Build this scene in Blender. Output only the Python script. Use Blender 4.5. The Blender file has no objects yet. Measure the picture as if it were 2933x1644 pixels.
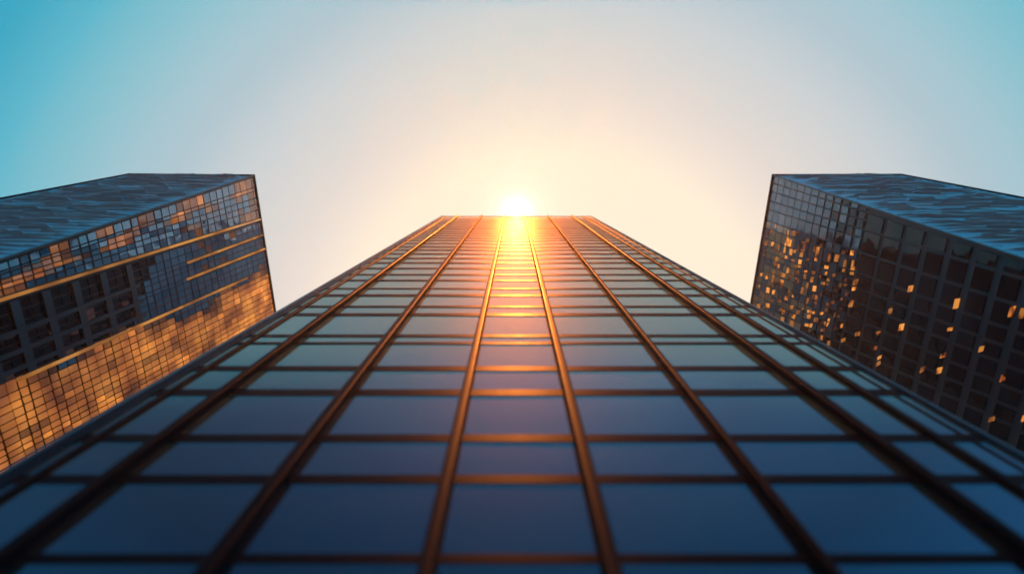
import bpy, bmesh, math, random
from mathutils import Vector, noise
random.seed(11)
S = bpy.context.scene
COL = S.collection

# ------------------------------------------------------------------ camera
cam = bpy.data.cameras.new("camera")
co = bpy.data.objects.new("camera", cam); COL.objects.link(co)
co.location = (0, 0, 1.6)
co.rotation_euler = (math.radians(90 + 80.563), 0, 0)
cam.sensor_width = 36; cam.lens = 24
cam.shift_x = -6.5 / 2933
cam.clip_start = 0.1; cam.clip_end = 5000
cam.dof.use_dof = True
cam.dof.focus_distance = 43.0
cam.dof.aperture_fstop = 0.024 / 0.19
S.camera = co

# ------------------------------------------------------------------ world
SUN = Vector((0.0036, 0.0562, 0.9984)).normalized()      # the bright core on the roof line
LAMP = Vector((0.0036, -0.0530, 0.9986)).normalized()
GLOW = Vector((0.0600, 0.2921, 0.9551)).normalized()     # middle of the wide warm glow
w = bpy.data.worlds.new("World"); S.world = w; w.use_nodes = True
nt = w.node_tree; N = nt.nodes; L = nt.links
for n in list(N): N.remove(n)


def nn(t, **kw):
    n = N.new(t)
    for k, v in kw.items(): setattr(n, k, v)
    return n


tc = nn('ShaderNodeTexCoord')
nrm = nn('ShaderNodeVectorMath', operation='NORMALIZE'); L.new(tc.outputs['Generated'], nrm.inputs[0])


def angle_to(v):
    d = nn('ShaderNodeVectorMath', operation='DOT_PRODUCT'); d.inputs[1].default_value = v
    L.new(nrm.outputs[0], d.inputs[0])
    mn = nn('ShaderNodeMath', operation='MINIMUM'); mn.inputs[1].default_value = 1.0
    L.new(d.outputs['Value'], mn.inputs[0])
    a = nn('ShaderNodeMath', operation='ARCCOSINE'); L.new(mn.outputs[0], a.inputs[0])
    m = nn('ShaderNodeMath', operation='MULTIPLY'); m.inputs[1].default_value = 180 / math.pi
    L.new(a.outputs[0], m.inputs[0])
    return m.outputs[0]


def ramp(sock, span, stops):
    dv = nn('ShaderNodeMath', operation='DIVIDE'); dv.inputs[1].default_value = span
    L.new(sock, dv.inputs[0])
    r = nn('ShaderNodeValToRGB'); r.color_ramp.interpolation = 'LINEAR'
    e = r.color_ramp.elements
    while len(e) > 1: e.remove(e[-1])
    e[0].position = stops[0][0] / span; e[0].color = (*stops[0][1], 1)
    for p, c in stops[1:]:
        k = e.new(min(1, p / span)); k.color = (*c, 1)
    L.new(dv.outputs[0], r.inputs[0])
    return r.outputs[0]


wide = ramp(angle_to(GLOW), 180, [
    (0, (1.015, 0.868, 0.679)), (18.4, (1.015, 0.868, 0.679)), (19.9, (0.968, 0.816, 0.669)), (22, (0.868, 0.747, 0.658)), (24, (0.784, 0.700, 0.642)), (27.6, (0.663, 0.656, 0.642)), (29.9, (0.595, 0.632, 0.648)), (33.6, (0.443, 0.563, 0.621)), (36.5, (0.375, 0.563, 0.632)), (39, (0.280, 0.543, 0.616)), (41.8, (0.185, 0.506, 0.605)), (43.5, (0.112, 0.469, 0.595)), (46.7, (0.039, 0.385, 0.543)),
    (53, (.012, .30, .50)), (66, (.02, .32, .52)), (85, (.05, .40, .58)), (110, (.07, .38, .54)), (180, (.03, .08, .14))])
# the haze near the sun brings its own orange light, so the sky behind it is that much bluer
veil = ramp(angle_to(LAMP), 60, [
    (0, (0.742, 0.185, 0.061)), (1, (0.733, 0.183, 0.060)), (2, (0.709, 0.177, 0.058)), (3, (0.671, 0.168, 0.055)), (4, (0.623, 0.156, 0.051)), (5, (0.570, 0.142, 0.047)), (6, (0.514, 0.128, 0.042)), (7, (0.459, 0.115, 0.038)), (8, (0.407, 0.102, 0.033)), (9, (0.359, 0.090, 0.029)), (10, (0.315, 0.079, 0.026)), (12, (0.243, 0.061, 0.020)), (14, (0.187, 0.047, 0.015)), (16, (0.146, 0.036, 0.012)), (18, (0.114, 0.029, 0.009)), (21, (0.081, 0.020, 0.007)), (24, (0.060, 0.015, 0.005)), (28, (0.041, 0.010, 0.003)), (36, (0.021, 0.005, 0.002)), (50, (0.009, 0.002, 0.001))])
vs = nn('ShaderNodeVectorMath', operation='SUBTRACT'); L.new(wide, vs.inputs[0]); L.new(veil, vs.inputs[1])
vm = nn('ShaderNodeVectorMath', operation='MAXIMUM'); vm.inputs[1].default_value = (.01, .01, .01); L.new(vs.outputs[0], vm.inputs[0])
wide = vm.outputs[0]
core = ramp(angle_to(SUN), 30, [
    (0, (1, 1, .92)), (.4, (.75, .75, .66)), (.8, (.42, .42, .35)), (1.2, (.22, .215, .17)), (1.7, (.11, .105, .08)), (2.4, (.05, .048, .035)), (4, (.016, .014, .009)), (7, (0, 0, 0))])
# the side of the sky away from the glow deepens to blue
sx = nn('ShaderNodeSeparateXYZ'); L.new(nrm.outputs[0], sx.inputs[0])
ms = nn('ShaderNodeMapRange', interpolation_type='SMOOTHSTEP'); ms.inputs['From Min'].default_value = -.21; ms.inputs['From Max'].default_value = -.33
L.new(sx.outputs['Y'], ms.inputs['Value'])
deep = ramp(sx.outputs['Z'], 1.0, [(0, (.06, .46, .66)), (.45, (.03, .36, .58)), (.7, (.01, .18, .44)), (.8, (.003, .11, .27)), (.9, (.003, .17, .38)), (.955, (.006, .34, .60)), (1, (.02, .38, .60))])
mxs = nn('ShaderNodeMix', data_type='RGBA'); L.new(ms.outputs[0], mxs.inputs[0]); L.new(wide, mxs.inputs[6])
me_ = nn('ShaderNodeMapRange'); me_.inputs['From Min'].default_value = -.4; me_.inputs['From Max'].default_value = .4
me_.inputs['To Min'].default_value = .82; me_.inputs['To Max'].default_value = 1.45
L.new(sx.outputs['X'], me_.inputs['Value'])
ds = nn('ShaderNodeVectorMath', operation='SCALE'); L.new(deep, ds.inputs[0]); L.new(me_.outputs[0], ds.inputs['Scale']); L.new(ds.outputs[0], mxs.inputs[7])
wide = mxs.outputs[2]
cm = nn('ShaderNodeVectorMath', operation='SCALE'); cm.inputs['Scale'].default_value = 1.9
L.new(core, cm.inputs[0])
ad = nn('ShaderNodeVectorMath', operation='ADD'); L.new(wide, ad.inputs[0]); L.new(cm.outputs[0], ad.inputs[1])
bg1 = nn('ShaderNodeBackground'); L.new(ad.outputs[0], bg1.inputs['Color']); bg1.inputs['Strength'].default_value = 1.0
sky = nn('ShaderNodeTexSky', sky_type='NISHITA', sun_disc=False)
sky.sun_elevation = math.asin(LAMP.z); sky.sun_rotation = math.atan2(LAMP.x, LAMP.y)
bg2 = nn('ShaderNodeBackground'); L.new(sky.outputs[0], bg2.inputs['Color']); bg2.inputs['Strength'].default_value = 0.004
ash = nn('ShaderNodeAddShader'); L.new(bg1.outputs[0], ash.inputs[0]); L.new(bg2.outputs[0], ash.inputs[1])
wo = nn('ShaderNodeOutputWorld'); L.new(ash.outputs[0], wo.inputs['Surface'])

# ------------------------------------------------------------------ sun
sl = bpy.data.lights.new("sun", 'SUN'); sl.energy = 5.0; sl.angle = math.radians(0.6)
sl.color = (1.0, .26, .04)
so = bpy.data.objects.new("sun", sl); COL.objects.link(so)
so.rotation_euler = (-LAMP).to_track_quat('-Z', 'Y').to_euler()
so.location = (0, 0, 150)

# ------------------------------------------------------------------ exposure
S.view_settings.view_transform = 'Standard'; S.view_settings.look = 'None'
S.view_settings.exposure = 0; S.view_settings.gamma = 1
S.cycles.use_denoising = True
S.cycles.max_bounces = 8; S.cycles.volume_bounces = 0
S.cycles.sample_clamp_indirect = 6

# ------------------------------------------------------------------ helpers


def mat(name, base, rough=.5, metal=0., ior=1.5, **kw):
    m = bpy.data.materials.new(name); m.use_nodes = True
    b = m.node_tree.nodes['Principled BSDF']
    b.inputs['Base Color'].default_value = (*base, 1)
    b.inputs['Roughness'].default_value = rough
    b.inputs['Metallic'].default_value = metal
    b.inputs['IOR'].default_value = ior
    for k, v in kw.items(): b.inputs[k].default_value = v
    return m


def grime(m, scale=3., lo=.7, hi=1.15, rough=(.25, .5), bump=0., stretch=(1, 1, 1)):
    """procedural weathering: noise on colour and gloss"""
    t = m.node_tree; b = t.nodes['Principled BSDF']
    tc = t.nodes.new('ShaderNodeTexCoord'); mp = t.nodes.new('ShaderNodeMapping'); mp.inputs['Scale'].default_value = stretch
    nz = t.nodes.new('ShaderNodeTexNoise'); nz.inputs['Scale'].default_value = scale; nz.inputs['Detail'].default_value = 5
    t.links.new(tc.outputs['Object'], mp.inputs[0]); t.links.new(mp.outputs[0], nz.inputs['Vector'])
    mr = t.nodes.new('ShaderNodeMapRange'); mr.inputs['To Min'].default_value = lo; mr.inputs['To Max'].default_value = hi
    mr.inputs['From Min'].default_value = .3; mr.inputs['From Max'].default_value = .7
    t.links.new(nz.outputs['Fac'], mr.inputs['Value'])
    sc = t.nodes.new('ShaderNodeVectorMath'); sc.operation = 'SCALE'
    sc.inputs[0].default_value = b.inputs['Base Color'].default_value[:3]
    t.links.new(mr.outputs[0], sc.inputs['Scale']); t.links.new(sc.outputs[0], b.inputs['Base Color'])
    m2 = t.nodes.new('ShaderNodeMapRange'); m2.inputs['To Min'].default_value = rough[0]; m2.inputs['To Max'].default_value = rough[1]
    t.links.new(nz.outputs['Fac'], m2.inputs['Value']); t.links.new(m2.outputs[0], b.inputs['Roughness'])
    if bump:
        bp = t.nodes.new('ShaderNodeBump'); bp.inputs['Strength'].default_value = bump; bp.inputs['Distance'].default_value = .05
        t.links.new(nz.outputs['Fac'], bp.inputs['Height']); t.links.new(bp.outputs[0], b.inputs['Normal'])
    return m


def tone_glass(name, c0, c1, rough, ior, metal=0., wave=.02, wscale=.35):
    """window glass whose coating varies from pane to pane (attribute 'tone') and is slightly wavy"""
    m = mat(name, c0, rough, metal, ior)
    t = m.node_tree; b = t.nodes['Principled BSDF']
    at = t.nodes.new('ShaderNodeAttribute'); at.attribute_name = 'tone'
    mx = t.nodes.new('ShaderNodeMix'); mx.data_type = 'RGBA'
    mx.inputs[6].default_value = (*c0, 1); mx.inputs[7].default_value = (*c1, 1)
    t.links.new(at.outputs['Fac'], mx.inputs[0]); t.links.new(mx.outputs[2], b.inputs['Base Color'])
    tc = t.nodes.new('ShaderNodeTexCoord')
    nz = t.nodes.new('ShaderNodeTexNoise'); nz.inputs['Scale'].default_value = wscale; nz.inputs['Detail'].default_value = 1
    t.links.new(tc.outputs['Object'], nz.inputs['Vector'])
    bp = t.nodes.new('ShaderNodeBump'); bp.inputs['Strength'].default_value = wave; bp.inputs['Distance'].default_value = 1.
    t.links.new(nz.outputs['Fac'], bp.inputs['Height']); t.links.new(bp.outputs[0], b.inputs['Normal'])
    return m


def lit_glass(name, ca, cb, strength, thr=.42, soft=.12, nscale=1.1, glass=(.015, .02, .03)):
    """lit room behind glass: lamp light in uneven patches, dark glass elsewhere"""
    m = mat(name, glass, .06, 0, 1.6)
    t = m.node_tree; b = t.nodes['Principled BSDF']
    tc = t.nodes.new('ShaderNodeTexCoord')
    nz = t.nodes.new('ShaderNodeTexNoise'); nz.inputs['Scale'].default_value = nscale; nz.inputs['Detail'].default_value = 1.5
    t.links.new(tc.outputs['Object'], nz.inputs['Vector'])
    at = t.nodes.new('ShaderNodeAttribute'); at.attribute_name = 'tone'
    mr = t.nodes.new('ShaderNodeMapRange'); mr.inputs['From Min'].default_value = thr; mr.inputs['From Max'].default_value = thr + soft
    t.links.new(nz.outputs['Fac'], mr.inputs['Value'])
    mu = t.nodes.new('ShaderNodeMath'); mu.operation = 'MULTIPLY'; t.links.new(mr.outputs[0], mu.inputs[0]); t.links.new(at.outputs['Fac'], mu.inputs[1])
    m3 = t.nodes.new('ShaderNodeMath'); m3.operation = 'MULTIPLY'; m3.inputs[1].default_value = strength; t.links.new(mu.outputs[0], m3.inputs[0])
    mx = t.nodes.new('ShaderNodeMix'); mx.data_type = 'RGBA'; mx.inputs[6].default_value = (*ca, 1); mx.inputs[7].default_value = (*cb, 1)
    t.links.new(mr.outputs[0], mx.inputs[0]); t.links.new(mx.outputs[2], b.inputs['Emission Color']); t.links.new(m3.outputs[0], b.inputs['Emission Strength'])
    return m


class MB:
    """collects faces for one mesh object"""

    def __init__(self): self.v = []; self.f = []; self.mi = []; self.tone = []

    def quad_box(self, top, back, mi=0, tone=0.):
        """top, back: rings of points in the same order (front ring and rear ring)"""
        o = len(self.v); n = len(top)
        self.v += [tuple(p) for p in top] + [tuple(p) for p in back]; self.tone += [tone] * (2 * n)
        self.f.append(tuple(range(o, o + n))); self.mi.append(mi)
        self.f.append(tuple(range(o + 2 * n - 1, o + n - 1, -1))); self.mi.append(mi)
        for i in range(n):
            j = (i + 1) % n
            self.f.append((o + i, o + n + i, o + n + j, o + j)); self.mi.append(mi)

    def box(self, x0, x1, y0, y1, z0, z1, mi=0, tone=0.):
        self.quad_box([(x0, y0, z0), (x1, y0, z0), (x1, y0, z1), (x0, y0, z1)],
                      [(x0, y1, z0), (x1, y1, z0), (x1, y1, z1), (x0, y1, z1)], mi, tone)

    def build(self, name, mats, parent=None, smooth=False):
        me = bpy.data.meshes.new(name); me.from_pydata(self.v, [], self.f)
        for m in (mats if isinstance(mats, (list, tuple)) else [mats]): me.materials.append(m)
        me.polygons.foreach_set('material_index', self.mi)
        a = me.attributes.new('tone', 'FLOAT', 'POINT'); a.data.foreach_set('value', self.tone)
        bm = bmesh.new(); bm.from_mesh(me); bmesh.ops.recalc_face_normals(bm, faces=bm.faces); bm.to_mesh(me); bm.free()
        if smooth: me.polygons.foreach_set('use_smooth', [True] * len(me.polygons))
        o = bpy.data.objects.new(name, me); COL.objects.link(o)
        if parent is not None: o.parent = parent
        return o


def thing(name, label, cat, loc, group=None):
    o = bpy.data.objects.new(name, None); COL.objects.link(o); o.location = loc; o.empty_display_size = 2
    o['label'] = label; o['category'] = cat
    if group: o['group'] = group
    return o


def bevel(o, wd, seg=2):
    b = o.modifiers.new('edge', 'BEVEL'); b.width = wd; b.segments = seg; b.limit_method = 'ANGLE'
    return o


# ------------------------------------------------------------------ materials
M = {}
M['bronze'] = grime(mat('bronze anodised metal', (.007, .008, .011), .42, 0., 1.2, **{'Specular IOR Level': .05}), 1.2, .75, 1.2, (.36, .48), stretch=(4, 4, .25))
M['core'] = mat('dark core', (.01, .011, .013), .6)


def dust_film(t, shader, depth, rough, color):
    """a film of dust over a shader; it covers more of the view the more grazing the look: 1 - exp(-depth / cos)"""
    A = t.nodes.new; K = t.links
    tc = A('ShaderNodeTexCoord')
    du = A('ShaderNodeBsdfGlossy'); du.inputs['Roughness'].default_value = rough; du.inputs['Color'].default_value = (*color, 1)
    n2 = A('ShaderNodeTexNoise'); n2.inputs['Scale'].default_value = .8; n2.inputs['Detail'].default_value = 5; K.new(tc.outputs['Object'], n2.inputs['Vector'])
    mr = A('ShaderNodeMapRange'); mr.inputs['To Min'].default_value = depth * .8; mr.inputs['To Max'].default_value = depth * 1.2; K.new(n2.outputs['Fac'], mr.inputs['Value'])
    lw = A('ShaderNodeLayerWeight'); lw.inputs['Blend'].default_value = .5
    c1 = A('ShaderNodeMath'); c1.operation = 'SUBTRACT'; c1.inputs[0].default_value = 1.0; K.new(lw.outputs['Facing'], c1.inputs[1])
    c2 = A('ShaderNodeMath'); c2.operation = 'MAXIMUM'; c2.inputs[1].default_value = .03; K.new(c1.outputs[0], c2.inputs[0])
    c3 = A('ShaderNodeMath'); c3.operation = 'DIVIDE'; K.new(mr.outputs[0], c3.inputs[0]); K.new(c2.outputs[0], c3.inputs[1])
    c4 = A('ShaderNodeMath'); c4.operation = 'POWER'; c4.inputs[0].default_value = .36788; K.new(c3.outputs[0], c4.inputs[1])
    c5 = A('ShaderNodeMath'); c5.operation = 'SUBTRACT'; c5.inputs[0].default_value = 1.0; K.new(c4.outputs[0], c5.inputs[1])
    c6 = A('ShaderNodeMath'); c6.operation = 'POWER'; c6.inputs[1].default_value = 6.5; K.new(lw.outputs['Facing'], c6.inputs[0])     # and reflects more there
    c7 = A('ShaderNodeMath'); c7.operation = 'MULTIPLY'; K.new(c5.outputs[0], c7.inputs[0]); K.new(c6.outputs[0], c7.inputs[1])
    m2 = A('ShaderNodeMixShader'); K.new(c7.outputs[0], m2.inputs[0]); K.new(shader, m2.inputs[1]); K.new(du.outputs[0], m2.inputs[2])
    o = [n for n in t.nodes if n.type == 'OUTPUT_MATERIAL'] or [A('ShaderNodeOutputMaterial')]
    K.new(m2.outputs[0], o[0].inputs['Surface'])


def tower_glass():
    """dark glass with a blue tinted mirror coat under a thin film of dust"""
    m = bpy.data.materials.new('blue reflective glass'); m.use_nodes = True
    t = m.node_tree; K = t.links
    for n in list(t.nodes): t.nodes.remove(n)
    A = t.nodes.new
    tc = A('ShaderNodeTexCoord'); nz = A('ShaderNodeTexNoise'); nz.inputs['Scale'].default_value = .3; nz.inputs['Detail'].default_value = 1
    K.new(tc.outputs['Object'], nz.inputs['Vector'])
    bp = A('ShaderNodeBump'); bp.inputs['Strength'].default_value = .012; bp.inputs['Distance'].default_value = 1; K.new(nz.outputs['Fac'], bp.inputs['Height'])
    at = A('ShaderNodeAttribute'); at.attribute_name = 'tone'
    mx = A('ShaderNodeMix'); mx.data_type = 'RGBA'; mx.inputs[6].default_value = (.46, .84, 1, 1); mx.inputs[7].default_value = (.54, .90, 1, 1)
    K.new(at.outputs['Fac'], mx.inputs[0])
    gl = A('ShaderNodeBsdfGlossy'); gl.inputs['Roughness'].default_value = .015; K.new(mx.outputs[2], gl.inputs['Color']); K.new(bp.outputs[0], gl.inputs['Normal'])
    df = A('ShaderNodeBsdfDiffuse'); df.inputs['Color'].default_value = (.0008, .007, .015, 1)
    fr = A('ShaderNodeFresnel'); fr.inputs['IOR'].default_value = 2.15; K.new(bp.outputs[0], fr.inputs['Normal'])
    m1 = A('ShaderNodeMixShader'); K.new(fr.outputs[0], m1.inputs[0]); K.new(df.outputs[0], m1.inputs[1]); K.new(gl.outputs[0], m1.inputs[2])
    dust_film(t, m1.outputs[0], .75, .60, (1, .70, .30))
    return m


M['glass'] = tower_glass()
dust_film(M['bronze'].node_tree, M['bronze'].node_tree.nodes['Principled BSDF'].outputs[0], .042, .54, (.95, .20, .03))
M['edge_metal'] = grime(mat('blue grey edge metal', (.02, .035, .05), .3, .5), 1.0, .8, 1.2, (.2, .4), stretch=(4, 4, .3))
M['paving'] = grime(mat('dark asphalt paving', (.035, .042, .05), .8), .6, .7, 1.2, (.7, .9))
M['roof'] = mat('roof felt', (.06, .06, .06), .9)
M['rib'] = grime(mat('blue grey wavy cladding', (.17, .47, .61), .35, .3), .5, .85, 1.12, (.28, .45), .04, (.3, 1, 1))
M['dark_trim'] = grime(mat('dark trim', (.008, .012, .018), .4, .3), 1., .8, 1.2, (.3, .5))
M['frame_left'] = grime(mat('dark blue mullion', (.003, .009, .017), .4, .1), 1., .7, 1.3, (.3, .5))
M['frame_right'] = grime(mat('slate facade frame', (.014, .040, .062), .45, .2), .7, .7, 1.25, (.35, .6))
M['coat_blue'] = tone_glass('blue coated pane', (.030, .15, .25), (.26, .42, .54), .08, 1.7, .25, .06, .8)
M['coat_dark'] = tone_glass('dark pane', (.002, .007, .012), (.006, .022, .034), .05, 1.3, 0., .03, .8)
M['slate_pane'] = tone_glass('slate pane', (.045, .10, .15), (.17, .24, .30), .12, 1.6, .25, .05, .8)
M['copper_pane'] = tone_glass('copper coated pane', (.50, .27, .18), (.80, .42, .26), .15, 1.6, .2, .05, .8)  # warm reflection painted into the pane colour
M['pilaster'] = grime(mat('blue grey pilaster', (.012, .040, .064), .4, .1), .7, .8, 1.2, (.3, .5))
M['strip'] = lit_glass('lit strip window', (1, .30, .05), (1, .42, .09), .62, .1, .5, .4)  # sunlight on the ledges, painted as their own glow
M['lit'] = lit_glass('lit room', (1, .20, .025), (1, .37, .06), 1.1, .36, .22, 1.3)
M['lit_gold'] = lit_glass('lit room gold', (1, .22, .03), (1, .34, .05), .95, .15, .5, .5, (.02, .06, .09))  # golden reflection in the panes, painted as glow

# ------------------------------------------------------------------ ground
g = MB(); g.box(-300, 300, -300, 300, -.3, 0)
go = g.build('pavement', M['paving']); go['kind'] = 'structure'

# ------------------------------------------------------------------ central tower
D = 6.0            # facade plane y
FL = [1.2, 4.4, 7.6, 9.7, 11.68, 14.58, 16.74, 20.1, 22.45, 25.56, 26.74, 30.7, 32.44, 35.43, 37.36, 40.22, 42.48, 45.25, 48.07, 50.63,
      53.48, 56.16, 58.56, 61.34, 64.06, 66.48, 68.91, 71.31, 73.67, 76.19, 78.38, 80.71, 83.18, 85.8, 88.28, 90.91, 93.7]
ROOF = 98.6
ct = thing('office_tower', 'tallest glass tower in the middle with bronze mullion grid below the sun', 'tower', (0, D + 8, 0))
OFF = Vector((0, D + 8, 0))


class CB(MB):
    def build(self, *a, **k):
        self.v = [tuple(Vector(p) - OFF) for p in self.v]
        return super().build(*a, **k)


# vertical mullions: (base edge facing the middle, width, protrusion) in units of D; sign = side
VM = [(-1, .201, .040, .041, 1), (-1, .747, .042, .041, 1), (-1, 1.307, .037, .041, 1), (-1, 1.579, .030, .012, 0),
      (1, .226, .042, .041, 1), (1, .779, .026, .041, 1), (1, 1.334, .037, .041, 1), (1, 1.595, .032, .018, 0), (1, 1.730, .014, .006, 0)]
XL, XR = -1.71 * D, 1.815 * D
c = CB(); c.box(XL + .05, XR - .05, D + .12, D + 16, 0, ROOF - .4); c.build('core_wall', M['core'], ct)


def mullion(sg, xi, wd, p, big):
    xi *= D; wd *= D; p *= D
    m = CB()
    if big:    # side cheek, a groove, then a rounded nose
        prof = [(0, .1), (0, -p * .55), (.025, -p * .57), (.025, -p * .62), (0, -p * .64), (0.004, -p * .88), (.03, -p * .97), (.07, -p),
                (wd - .07, -p), (wd - .03, -p * .97), (wd - .004, -p * .88), (wd, -p * .64), (wd - .025, -p * .62), (wd - .025, -p * .57), (wd, -p * .55), (wd, .1)]
    else:
        prof = [(0, .1), (0, -p + .015), (.015, -p), (wd - .015, -p), (wd, -p + .015), (wd, .1)]
    a = [(sg * (xi + x), D + y, 0.05) for x, y in prof]; b = [(sg * (xi + x), D + y, ROOF - .25) for x, y in prof]
    m.quad_box(a, b)
    m.build('mullion', M['bronze'], ct)


for v in VM: mullion(*v)
# transoms: flat spandrel bars of unequal height
BAR = [.3, .3, .3, .3, .29, .41, .46, .56, .54, .36, .45, .60, .50, .70, .48, .62, .66]
BAR += [.78, .90, 1.05, 1.15, 1.25, 1.35, 1.4, 1.45, 1.5] + [1.5 + .1 * random.random() for _ in range(40)]
for i, z in enumerate(FL):
    m = CB(); m.box(XL + .2, XR - .15, D - .014, D + .11, z - BAR[i], z)
    bevel(m.build('transom', M['bronze'], ct), .012, 1)
# corner frames with stepped profile
for sg, x0, x1, p in ((-1, 1.655 * D, 1.712 * D, .16), (1, 1.788 * D, 1.817 * D, .10)):
    m = CB(); q = x1 - x0
    prof = [(0, .1), (0, -p * .4), (q * .25, -p * .4), (q * .25, -p * .75), (q * .45, -p * .75), (q * .45, -p), (q * .85, -p), (q, -p * .6), (q, .5), (q * .6, .5), (q * .6, .1)]
    m.quad_box([(sg * (x0 + x), D + y, 0) for x, y in prof], [(sg * (x0 + x), D + y, ROOF - .1) for x, y in prof])
    m.build('corner_post', M['edge_metal'], ct)
m = CB(); m.box(XL - .02, XR + .02, D - .05, D + .5, ROOF - .24, ROOF); bevel(m.build('parapet', M['bronze'], ct), .02)
m = CB(); m.box(XL, XR, D + .5, D + 16.1, ROOF - .5, ROOF - .2); m.build('roof', M['roof'], ct)
# panes
edges = [(XL + .33, -1.609 * D), (-1.579 * D, -1.344 * D), (-1.307 * D, -.789 * D), (-.747 * D, -.241 * D), (-.201 * D, .226 * D), (.268 * D, .779 * D),
         (.805 * D, 1.334 * D), (1.371 * D, 1.595 * D), (1.627 * D, 1.730 * D), (1.744 * D, XR - .16)]
panes = []
zs = [.1] + FL + [ROOF - .24]
for k in range(len(zs) - 1):
    for x0, x1 in edges:
        z0, z1 = zs[k], zs[k + 1] - (BAR[k] if k < len(FL) else 0)
        cz = (z0 + z1) / 2
        vis = cz > 11.0
        size = (x1 - x0) * (z1 - z0) / (cz * cz * cz) if vis else 0
        panes.append((size, x0, x1, z0, z1))
panes.sort(key=lambda p: -p[0])
rest = CB()
for i, (sz, x0, x1, z0, z1) in enumerate(panes):
    b = CB() if i < 100 else rest
    tx = random.gauss(0, .0008); tz = random.gauss(0, .0008); y = D + .0
    hx, hz = (x1 - x0) / 2, (z1 - z0) / 2
    ring = [(x0, y - tx * hx - tz * hz, z0), (x1, y + tx * hx - tz * hz, z0), (x1, y + tx * hx + tz * hz, z1), (x0, y - tx * hx + tz * hz, z1)]
    b.quad_box(ring, [(p[0], D + .06, p[2]) for p in ring], 0, random.random())
    if i < 100: b.build('window_pane', M['glass'], ct)
r = rest.build('window_pane', M['glass'], ct); r['kind'] = 'stuff'
# flanks and rear, seen only from other places: floor bands over dark glass
for nm, xs in (('west', XL), ('east', XR)):
    sg = -1 if nm == 'west' else 1
    m = CB(); x0 = xs - sg * .05
    m.box(min(x0, xs - sg * .0), max(x0, xs), D + .52, D + 16, 0, ROOF - .5)
    m.build('side_glazing', M['glass'], ct)
    m = CB()
    for z in FL: m.box(min(xs, xs + sg * .08), max(xs, xs + sg * .08), D + .52, D + 16, z, z + .14)
    for j in range(6):
        y = D + 2.6 + j * 2.6
        m.box(min(xs, xs + sg * .12), max(xs, xs + sg * .12), y, y + .18, 0, ROOF - .5)
    m.build('side_frame', M['bronze'], ct)

# ------------------------------------------------------------------ side towers


class Tower:
    def __init__(self, root, C, a, bdir, cdir):
        self.root = root; self.O = Vector(root.location)
        self.C = Vector(C); self.a = Vector(a).normalized()
        b = Vector(bdir); b -= self.a * b.dot(self.a); self.b = b.normalized()
        c = Vector(cdir); c -= self.a * c.dot(self.a); self.c = c.normalized()
        n = self.a.cross(self.b); self.n = n if n.dot(-self.C) > 0 else -n
        m = self.a.cross(self.c); self.m = m if m.dot(-self.C) > 0 else -m
        self.n.normalize(); self.m.normalize()

    def F(self, s, t, h=0.): return self.C - self.a * s + self.b * t + self.n * h - self.O       # window facade
    def R(self, s, c, h=0.): return self.C - self.a * s + self.c * c + self.m * h - self.O       # ribbed wall


def row_at(rows, i, s): return rows[i][0] + rows[i][1] * s


def strip(T, s0, s1, tf0, tf1, h0, h1, nseg=1):
    """a band along the facade between two t functions"""
    mb = MB()
    for k in range(nseg):
        a = s0 + (s1 - s0) * k / nseg; b = s0 + (s1 - s0) * (k + 1) / nseg
        mb.quad_box([T.F(a, tf0(a), h1), T.F(b, tf0(b), h1), T.F(b, tf1(b), h1), T.F(a, tf1(a), h1)],
                    [T.F(a, tf0(a), h0), T.F(b, tf0(b), h0), T.F(b, tf1(b), h0), T.F(a, tf1(a), h0)], 0, random.uniform(.5, 1))
    return mb


SMAX = 61.5


def shell(T, rows, ctop, ck, tl, depth_name='body'):
    """solid body of the tower, a hair behind the window panes and the cladding"""
    tE = lambda s: rows[-1][0] + rows[-1][1] * s
    cE = lambda s: ctop + ck * s
    mb = MB()
    # ring at a height: corner, facade far end, back corner, cladding far end
    def ring(s):
        p0 = T.F(s, .02, -.06) + T.c * .06
        p1 = T.F(s, tE(s), -.06)
        p3 = T.R(s, cE(s), -.06)
        p2 = p1 + (T.c * (cE(s) - .1))
        return [p0, p1, p2, p3]
    mb.quad_box(ring(.12), ring(SMAX))
    mb.build('body', M['frame_left' if tl else 'frame_right'], T.root)
    # rear faces: plain horizontal floor bands
    fb = MB()
    for k in range(1, 30):
        s = k * 2.0
        r0 = [p for p in ring(s)]; r1 = [p for p in ring(s + .5)]
        out = .05
        cen = (r0[0] + r0[2]) / 2
        def ex(p): return p + (p - cen).normalized() * out
        fb.quad_box([ex(r0[1]), ex(r0[2]), ex(r1[2]), ex(r1[1])], [r0[1], r0[2], r1[2], r1[1]])
        fb.quad_box([ex(r0[2]), ex(r0[3]), ex(r1[3]), ex(r1[2])], [r0[2], r0[3], r1[3], r1[2]])
    fb.build('floor_band', M['pilaster'], T.root)
    return tE, cE


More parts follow.
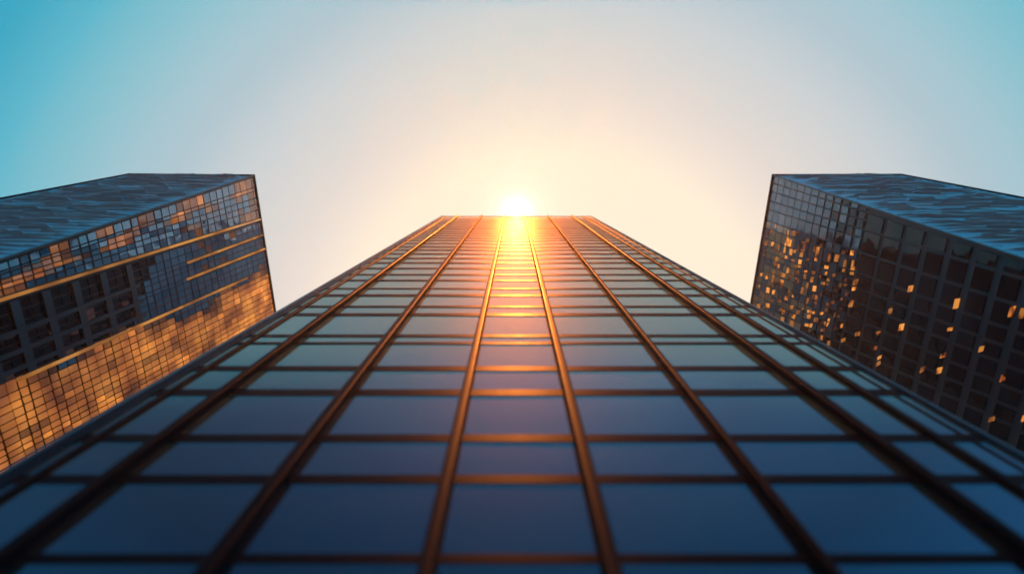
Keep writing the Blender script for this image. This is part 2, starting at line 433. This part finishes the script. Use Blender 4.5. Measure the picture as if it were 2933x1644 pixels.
def ribbed(T, cE, seed):
    """wavy horizontal louvres cast as one cladding skin"""
    NS, NC = 860, 72
    smax = 46.0
    v = []; f = []
    for i in range(NS + 1):
        s = .1 + smax * i / NS
        for j in range(NC + 1):
            q = j / NC; cc = .05 + (cE(s) - .1) * q
            wv = noise.noise(Vector((cc * .16 + seed, s * .40, seed))) * .5 + noise.noise(Vector((cc * .5, s * .9 + seed, 3.1))) * .22
            ph = s / .80 + wv * .30
            fr = ph - math.floor(ph); row = math.floor(ph)
            brk = noise.noise(Vector((cc * .45, row * 3.7 + seed, 9.2)))
            tooth = (fr ** 1.5) if fr < .9 else (1 - fr) / .1
            pn = math.floor(cc / 1.7 + 7.3 * noise.noise(Vector((row * 1.7 + seed, .5, .5))))
            h = .26 * tooth * (.70 + .42 * noise.cell(Vector((pn + .5, row + .5, seed))) + .2 * brk) + .012 * noise.noise(Vector((cc * 1.5, s * 2.5, seed)))
            edge = min(1, s / .5, .15 + q * 6, .15 + (1 - q) * 6)
            v.append(tuple(T.R(s, cc, h * edge)))
    for i in range(NS):
        for j in range(NC):
            a = i * (NC + 1) + j
            f.append((a, a + 1, a + NC + 2, a + NC + 1))
    me = bpy.data.meshes.new('ribbed_wall'); me.from_pydata(v, [], f); me.materials.append(M['rib'])
    bm = bmesh.new(); bm.from_mesh(me); bm.normal_update()
    if bm.faces[:][0].normal.dot(T.m) < 0: bmesh.ops.reverse_faces(bm, faces=bm.faces)
    bm.to_mesh(me); bm.free()
    o = bpy.data.objects.new('ribbed_wall', me); COL.objects.link(o); o.parent = T.root
    return o


def trims(T, tE, cE):
    mb = MB(); w_ = .10
    mb.quad_box([T.F(-.05, -.05, .1), T.F(-.05, tE(0), .1), T.F(w_, tE(0), .1), T.F(w_, -.05, .1)],
                [T.F(-.05, -.05, -.3), T.F(-.05, tE(0), -.3), T.F(w_, tE(0), -.3), T.F(w_, -.05, -.3)])
    mb.build('parapet', M['dark_trim'], T.root)
    mb = MB()
    mb.quad_box([T.R(-.06, -.08, .12), T.R(-.06, cE(0) + .05, .12), T.R(.14, cE(0) + .05, .12), T.R(.14, -.08, .12)],
                [T.R(-.06, -.08, -.3), T.R(-.06, cE(0) + .05, -.3), T.R(.14, cE(0) + .05, -.3), T.R(.14, -.08, -.3)])
    mb.build('parapet', M['dark_trim'], T.root)
    # corner trim, slightly wandering
    mb = MB(); n = 40
    for k in range(n):
        a = SMAX * k / n; b = SMAX * (k + 1) / n
        da = .03 + .04 * noise.noise(Vector((a * .3, 1, 1))); db = .03 + .04 * noise.noise(Vector((b * .3, 1, 1)))
        mb.quad_box([T.F(a, -.06, .07), T.F(a, da, .07), T.F(b, db, .07), T.F(b, -.06, .07)],
                    [T.F(a, -.06, -.2), T.F(a, da, -.2), T.F(b, db, -.2), T.F(b, -.06, -.2)])
    mb.build('corner_trim', M['dark_trim'], T.root)
    # far edge of the ribbed wall
    mb = MB()
    mb.quad_box([T.R(0, cE(0) - .05, .12), T.R(0, cE(0) + .08, .12), T.R(SMAX, cE(SMAX) + .08, .12), T.R(SMAX, cE(SMAX) - .05, .12)],
                [T.R(0, cE(0) - .05, -.2), T.R(0, cE(0) + .08, -.2), T.R(SMAX, cE(SMAX) + .08, -.2), T.R(SMAX, cE(SMAX) - .05, -.2)])
    mb.build('corner_trim', M['dark_trim'], T.root)


def pane(T, s0, s1, t00, t01, t10, t11, gap, h, tilt, mb, mi, tone, jig):
    """one window: corners (s0,t00)(s0,t01)(s1,t11)(s1,t10), inset by gap, tilted a little"""
    g0, g1 = gap
    ja = [random.gauss(0, jig) for _ in range(4)]
    a = T.F(s0 + g0 + ja[0], t00 + g1, h - tilt[0] - tilt[1]); b = T.F(s0 + g0 + ja[1], t01 - g1, h - tilt[0] + tilt[1])
    c_ = T.F(s1 - g0 + ja[2], t11 - g1, h + tilt[0] + tilt[1]); d = T.F(s1 - g0 + ja[3], t10 + g1, h + tilt[0] - tilt[1])
    back = [p - T.n * .05 for p in (a, b, c_, d)]
    mb.quad_box([a, b, c_, d], back, mi, tone)


# ---- the left tower: rows are (t at the top edge, slope along the height)
ROWS_L = [(0.088, 0.0001), (0.945, -0.0172), (1.272, -0.0239), (1.839, -0.0354), (2.349, -0.0457), (2.861, -0.056), (3.589, -0.0707), (3.955, -0.073),
          (4.476, -0.0726), (4.969, -0.0725), (5.278, -0.0743), (5.712, -0.0786), (6.18, -0.0832), (6.492, -0.0858), (6.995, -0.0894), (7.436, -0.0925),
          (7.975, -0.0947), (8.485, -0.0929), (8.869, -0.0917), (9.319, -0.0951), (9.835, -0.0989), (10.289, -0.1023), (10.744, -0.106), (11.202, -0.1098),
          (11.596, -0.113), (11.958, -0.1161), (12.355, -0.1196), (12.753, -0.1231), (13.186, -0.127), (13.687, -0.1316), (14.36, -0.1377), (15.037, -0.144),
          (15.8, -.151), (16.6, -.158)]
COLS_L = [.2, 0.715, 1.902, 3.066, 4.21, 5.331, 6.432, 7.512, 8.572, 9.612, 10.632, 11.633, 12.615, 13.578, 14.522, 15.449, 16.357, 17.248, 18.122,
          18.979, 19.82, 20.644, 21.452, 22.244, 23.02, 23.782, 24.528, 25.26, 25.977, 26.68, 27.369, 28.045, 28.707, 29.356, 29.992, 30.615]
while COLS_L[-1] < 60: COLS_L.append(COLS_L[-1] + .9)
BANDS_L = {6: (0, 61), 9: (0, 13.5), 12: (0, 14), 16: (4.5, 30)}          # row index -> ledge with sunlight painted as its own glow, and how far it runs

lt = thing('office_tower', 'glass tower on the left with a wide band of golden lit windows', 'tower', (-22, 8, 0), 'pair of box towers flanking the middle tower')
TL = Tower(lt, (-21.992, .2036, 60), (.01324, -.12193, .99245), (.5879, 11.831, 1.4456), (-10.589, -.087, .1306))
tE, cE = shell(TL, ROWS_L, 10.59, .0963, True)
ribbed(TL, cE, 2.3); trims(TL, tE, cE)
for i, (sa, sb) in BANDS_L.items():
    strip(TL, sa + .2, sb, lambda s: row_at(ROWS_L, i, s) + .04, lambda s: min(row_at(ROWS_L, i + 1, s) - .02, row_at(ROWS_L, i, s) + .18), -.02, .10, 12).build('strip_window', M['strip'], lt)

cells = []
for i in range(len(ROWS_L) - 1):
    if i == 0: pass
    for j in range(len(COLS_L) - 1):
        s0, s1 = COLS_L[j], COLS_L[j + 1]
        if i in BANDS_L and i != 16 and s1 <= BANDS_L[i][1]: continue
        t00, t01 = row_at(ROWS_L, i, s0), row_at(ROWS_L, i + 1, s0); t10, t11 = row_at(ROWS_L, i, s1), row_at(ROWS_L, i + 1, s1)
        if min(t01 - t00, t11 - t10) < .06: continue
        sm = (s0 + s1) / 2
        # golden reflection painted as pane glow: a wide band along the lower rows, fading out upwards, and a few along the top rows
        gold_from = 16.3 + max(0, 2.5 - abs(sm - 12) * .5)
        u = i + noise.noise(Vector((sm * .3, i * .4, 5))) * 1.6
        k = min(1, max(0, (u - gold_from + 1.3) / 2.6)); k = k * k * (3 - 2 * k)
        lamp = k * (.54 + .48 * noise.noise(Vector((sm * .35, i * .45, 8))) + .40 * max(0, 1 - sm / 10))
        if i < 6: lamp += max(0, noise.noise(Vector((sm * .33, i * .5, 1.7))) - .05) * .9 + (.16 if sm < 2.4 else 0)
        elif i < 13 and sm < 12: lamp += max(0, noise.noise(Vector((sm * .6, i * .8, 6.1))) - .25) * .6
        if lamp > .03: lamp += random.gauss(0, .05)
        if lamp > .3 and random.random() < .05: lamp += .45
        kind = 'lit' if lamp > .045 else 'blue'  # the glowing panes here carry the painted reflection
        if 7 <= i <= 15 and sm > 19.5 + (i - 8) * .35 - 1.5: kind = 'dark' if random.random() < .97 else 'lit'
        cells.append(dict(i=i, j=j, s0=s0, s1=s1, t=(t00, t01, t10, t11), kind=kind, lamp=max(.05, lamp)))


def cell_size(T, c_):
    p = [T.F(c_['s0'], c_['t'][0]), T.F(c_['s0'], c_['t'][1]), T.F(c_['s1'], c_['t'][3]), T.F(c_['s1'], c_['t'][2])]
    p = [q + T.O for q in p]
    cen = sum(p, Vector()) / 4 - Vector((0, 0, 1.6))
    if cen.z <= 0: return 0
    # inside the picture? elevation-wise
    d = cen.normalized()
    fw = Vector((0, math.cos(math.radians(80.563)), math.sin(math.radians(80.563)))); up = Vector((0, -fw.z, fw.y))
    x = d.x / d.dot(fw); y = d.dot(up) / d.dot(fw)
    if abs(x) > .75 or abs(y) > .42: return 0
    # hidden by the middle tower: the sight line passes behind its facade edge
    if cen.y > D:
        k = D / cen.y; xe = cen.x * k
        if XL - .1 < xe < XR + .1: return 0
    area = ((p[1] - p[0]).length) * ((p[3] - p[0]).length)
    return area * abs(d.dot(T.n)) / cen.length_squared


def place_panes(T, cells, kinds, groups, gap, hfun, tilt=1.):
    for c_ in cells: c_['size'] = cell_size(T, c_)
    cells.sort(key=lambda c_: -c_['size'])
    for pname, members in groups.items():
        sel = [c_ for c_ in cells if c_['kind'] in members]
        rest = MB(); mats = [M[kinds[k]] for k in members]
        for n_, c_ in enumerate(sel):
            mb = MB() if n_ < 100 else rest
            t00, t01, t10, t11 = c_['t']
            gp = gap(c_)
            # coating, painted reflection and glow brightness drift slowly over the facade, with a little change from pane to pane
            nz_ = noise.noise(Vector((c_['s0'] * .22, c_['t'][0] * .35, 4.4)))
            tone = min(1, max(0, .5 + .75 * nz_ + random.uniform(-.16, .16)))
            if c_['kind'] == 'lit': tone = c_.get('lamp', min(1.3, max(.2, .35 + .6 * tone + random.gauss(0, .14) + (.4 if random.random() < .05 else 0))))
            tl = (random.gauss(0, .005) * tilt, random.gauss(0, .004) * tilt)
            if tilt < 1 and c_['kind'] == 'lit': tl = (0, 0)
            mi = members.index(c_['kind'])
            pane(T, c_['s0'], c_['s1'], t00, t01, t10, t11, gp, hfun(c_), tl, mb, mi, tone, .008)
            if n_ < 100:
                mb.mi = [0] * len(mb.f); o = mb.build(pname, mats[mi], T.root)
                if pname == 'lit_window': o['label'] = 'warm amber lit window'
        if len(sel) > 100:
            r = rest.build(pname, mats, T.root); r['kind'] = 'stuff'


def gapL(c_):
    g0 = .05 + (.05 if c_['j'] % 3 == 0 else 0); g1 = .036
    if c_['kind'] == 'dark': g0, g1 = .05, .05
    return g0, g1


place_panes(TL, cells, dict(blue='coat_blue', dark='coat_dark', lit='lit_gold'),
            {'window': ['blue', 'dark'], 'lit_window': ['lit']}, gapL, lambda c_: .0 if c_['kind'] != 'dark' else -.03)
# pilasters between the dark windows
for n_, j in enumerate(range(20, len(COLS_L) - 1, 3)):
    s = COLS_L[j]; wd = .55
    mb = MB()
    tt = lambda i, s_: row_at(ROWS_L, i, s_)
    mb.quad_box([TL.F(s, tt(7, s) + .03, .05), TL.F(s, tt(16, s), .05), TL.F(s + wd, tt(16, s + wd), .05), TL.F(s + wd, tt(7, s + wd) + .03, .05)],
                [TL.F(s, tt(7, s) + .03, -.05), TL.F(s, tt(16, s), -.05), TL.F(s + wd, tt(16, s + wd), -.05), TL.F(s + wd, tt(7, s + wd) + .03, -.05)])
    mb.build('pilaster', M['pilaster'], lt)
for i in (10, 13, 15):
    strip(TL, 19.4, 60, lambda s: row_at(ROWS_L, i, s), lambda s: row_at(ROWS_L, i, s) + .22, -.02, .065, 8).build('spandrel', M['pilaster'], lt)

# ---- the right tower
ROWS_R = [(0.029, -0.0086), (.62, -.019), (1.33, -0.0312), (2.136, -0.0452), (2.889, -0.0583), (3.829, -0.0626), (4.471, -0.0677), (5.332, -0.0747), (5.952, -0.0798),
          (6.42, -0.0837), (6.889, -0.0876), (7.455, -0.0926), (8.024, -0.0977), (8.692, -0.1037), (9.3, -0.1099), (9.879, -0.1158), (10.461, -0.1218),
          (11.046, -0.1278), (11.7, -0.1345), (12.358, -0.1412), (13.02, -0.148), (13.686, -0.155), (14.524, -0.1638), (15.3, -.171), (16.1, -.178)]
COLS_R = [.2, 1.308, 2.579, 3.838, 5.085, 6.318, 7.537, 8.742, 9.932, 11.107, 12.266, 13.41, 14.537, 15.648, 16.742, 17.818, 18.878, 19.919, 20.944, 21.95,
          22.938, 23.909, 24.861, 25.795, 26.711, 27.608, 28.488, 29.349, 30.193]
while COLS_R[-1] < 60: COLS_R.append(COLS_R[-1] + .9)
rt_ = thing('office_tower', 'dark grey tower on the right with small scattered warm lit windows', 'tower', (22, 8, 0), 'pair of box towers flanking the middle tower')
TR = Tower(rt_, (21.843, .1745, 60), (-.0152, -.12239, .99237), (-.70755, 11.0166, 1.3478), (10.877, -.0287, .1631))
tE2, cE2 = shell(TR, ROWS_R, 10.88, .098, False)
ribbed(TR, cE2, 7.9); trims(TR, tE2, cE2)
cells = []
for i in range(len(ROWS_R) - 1):
    j = 0
    while j < len(COLS_R) - 1:
        s0 = COLS_R[j]
        step = 2 if s0 > 15.5 else 1
        s1 = COLS_R[min(j + step, len(COLS_R) - 1)]
        j += step
        i2 = i + 1
        if s0 > 15.5:       # the taller windows of the wing with the broad piers span two rows
            if i % 2 == 0 or i + 2 >= len(ROWS_R): continue
            i2 = i + 2
        t00, t01 = row_at(ROWS_R, i, s0), row_at(ROWS_R, i2, s0); t10, t11 = row_at(ROWS_R, i, s1), row_at(ROWS_R, i2, s1)
        if min(t01 - t00, t11 - t10) < .06: continue
        sm = (s0 + s1) / 2
        rv = random.random()
        kind = 'slate'
        if sm > 16.5 or (sm > 9 and random.random() < (sm - 9) / 9): kind = 'dark'
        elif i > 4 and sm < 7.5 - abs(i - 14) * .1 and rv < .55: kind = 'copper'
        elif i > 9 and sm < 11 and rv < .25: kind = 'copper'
        plit = 0
        if i >= 5: plit = .85 if 2.5 < sm < 17.5 else (.3 if sm <= 2.5 else .36)
        cells.append(dict(i=i, j=j, s0=s0, s1=s1, t=(t00, t01, t10, t11), kind=kind))
        if random.random() < plit:
            fs = random.choice((.4, .5, .5, .6)) if sm < 15.5 else .34; ft = random.choice((.6, .8, 1)) if sm < 15.5 else random.choice((.4, .55))
            e = (s1 - s0) * (1 - fs); o0 = random.choice((0, 1)) * e
            lo = random.choice((0, 1)) * (1 - ft)
            cells.append(dict(i=i, j=j, s0=s0 + o0, s1=s1 - e + o0, t=(t00 + (t01 - t00) * lo, t00 + (t01 - t00) * (lo + ft), t10 + (t11 - t10) * lo, t10 + (t11 - t10) * (lo + ft)),
                              kind='lit', lamp=random.choice((.1, .15, .25, .4, .6, .85)) + (.25 if sm > 16 else 0)))


def gapR(c_):
    k = min(1, max(0, (c_['s0'] - 7) / 13))
    if c_['kind'] == 'lit': k *= .5
    return (.035 + .26 * k + (.03 if c_['j'] % 2 == 0 else 0) * (1 - k), .042 + .05 * k)


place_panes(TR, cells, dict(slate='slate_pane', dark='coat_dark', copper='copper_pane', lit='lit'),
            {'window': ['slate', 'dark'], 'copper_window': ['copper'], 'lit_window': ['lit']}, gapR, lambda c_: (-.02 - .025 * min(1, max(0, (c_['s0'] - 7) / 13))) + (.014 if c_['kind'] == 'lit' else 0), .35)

# ------------------------------------------------------------------ haze
h = MB(); h.box(-330, 330, -330, 330, -1.5, 101)
hm = bpy.data.materials.new('evening haze'); hm.use_nodes = True
t = hm.node_tree
for n in list(t.nodes): t.nodes.remove(n)
pv = t.nodes.new('ShaderNodeVolumePrincipled'); pv.inputs['Density'].default_value = .00036; pv.inputs['Anisotropy'].default_value = .82
pv.inputs['Color'].default_value = (.95, .92, .88, 1)
ou = t.nodes.new('ShaderNodeOutputMaterial'); t.links.new(pv.outputs[0], ou.inputs['Volume'])
ho = h.build('haze', hm); ho['kind'] = 'stuff'
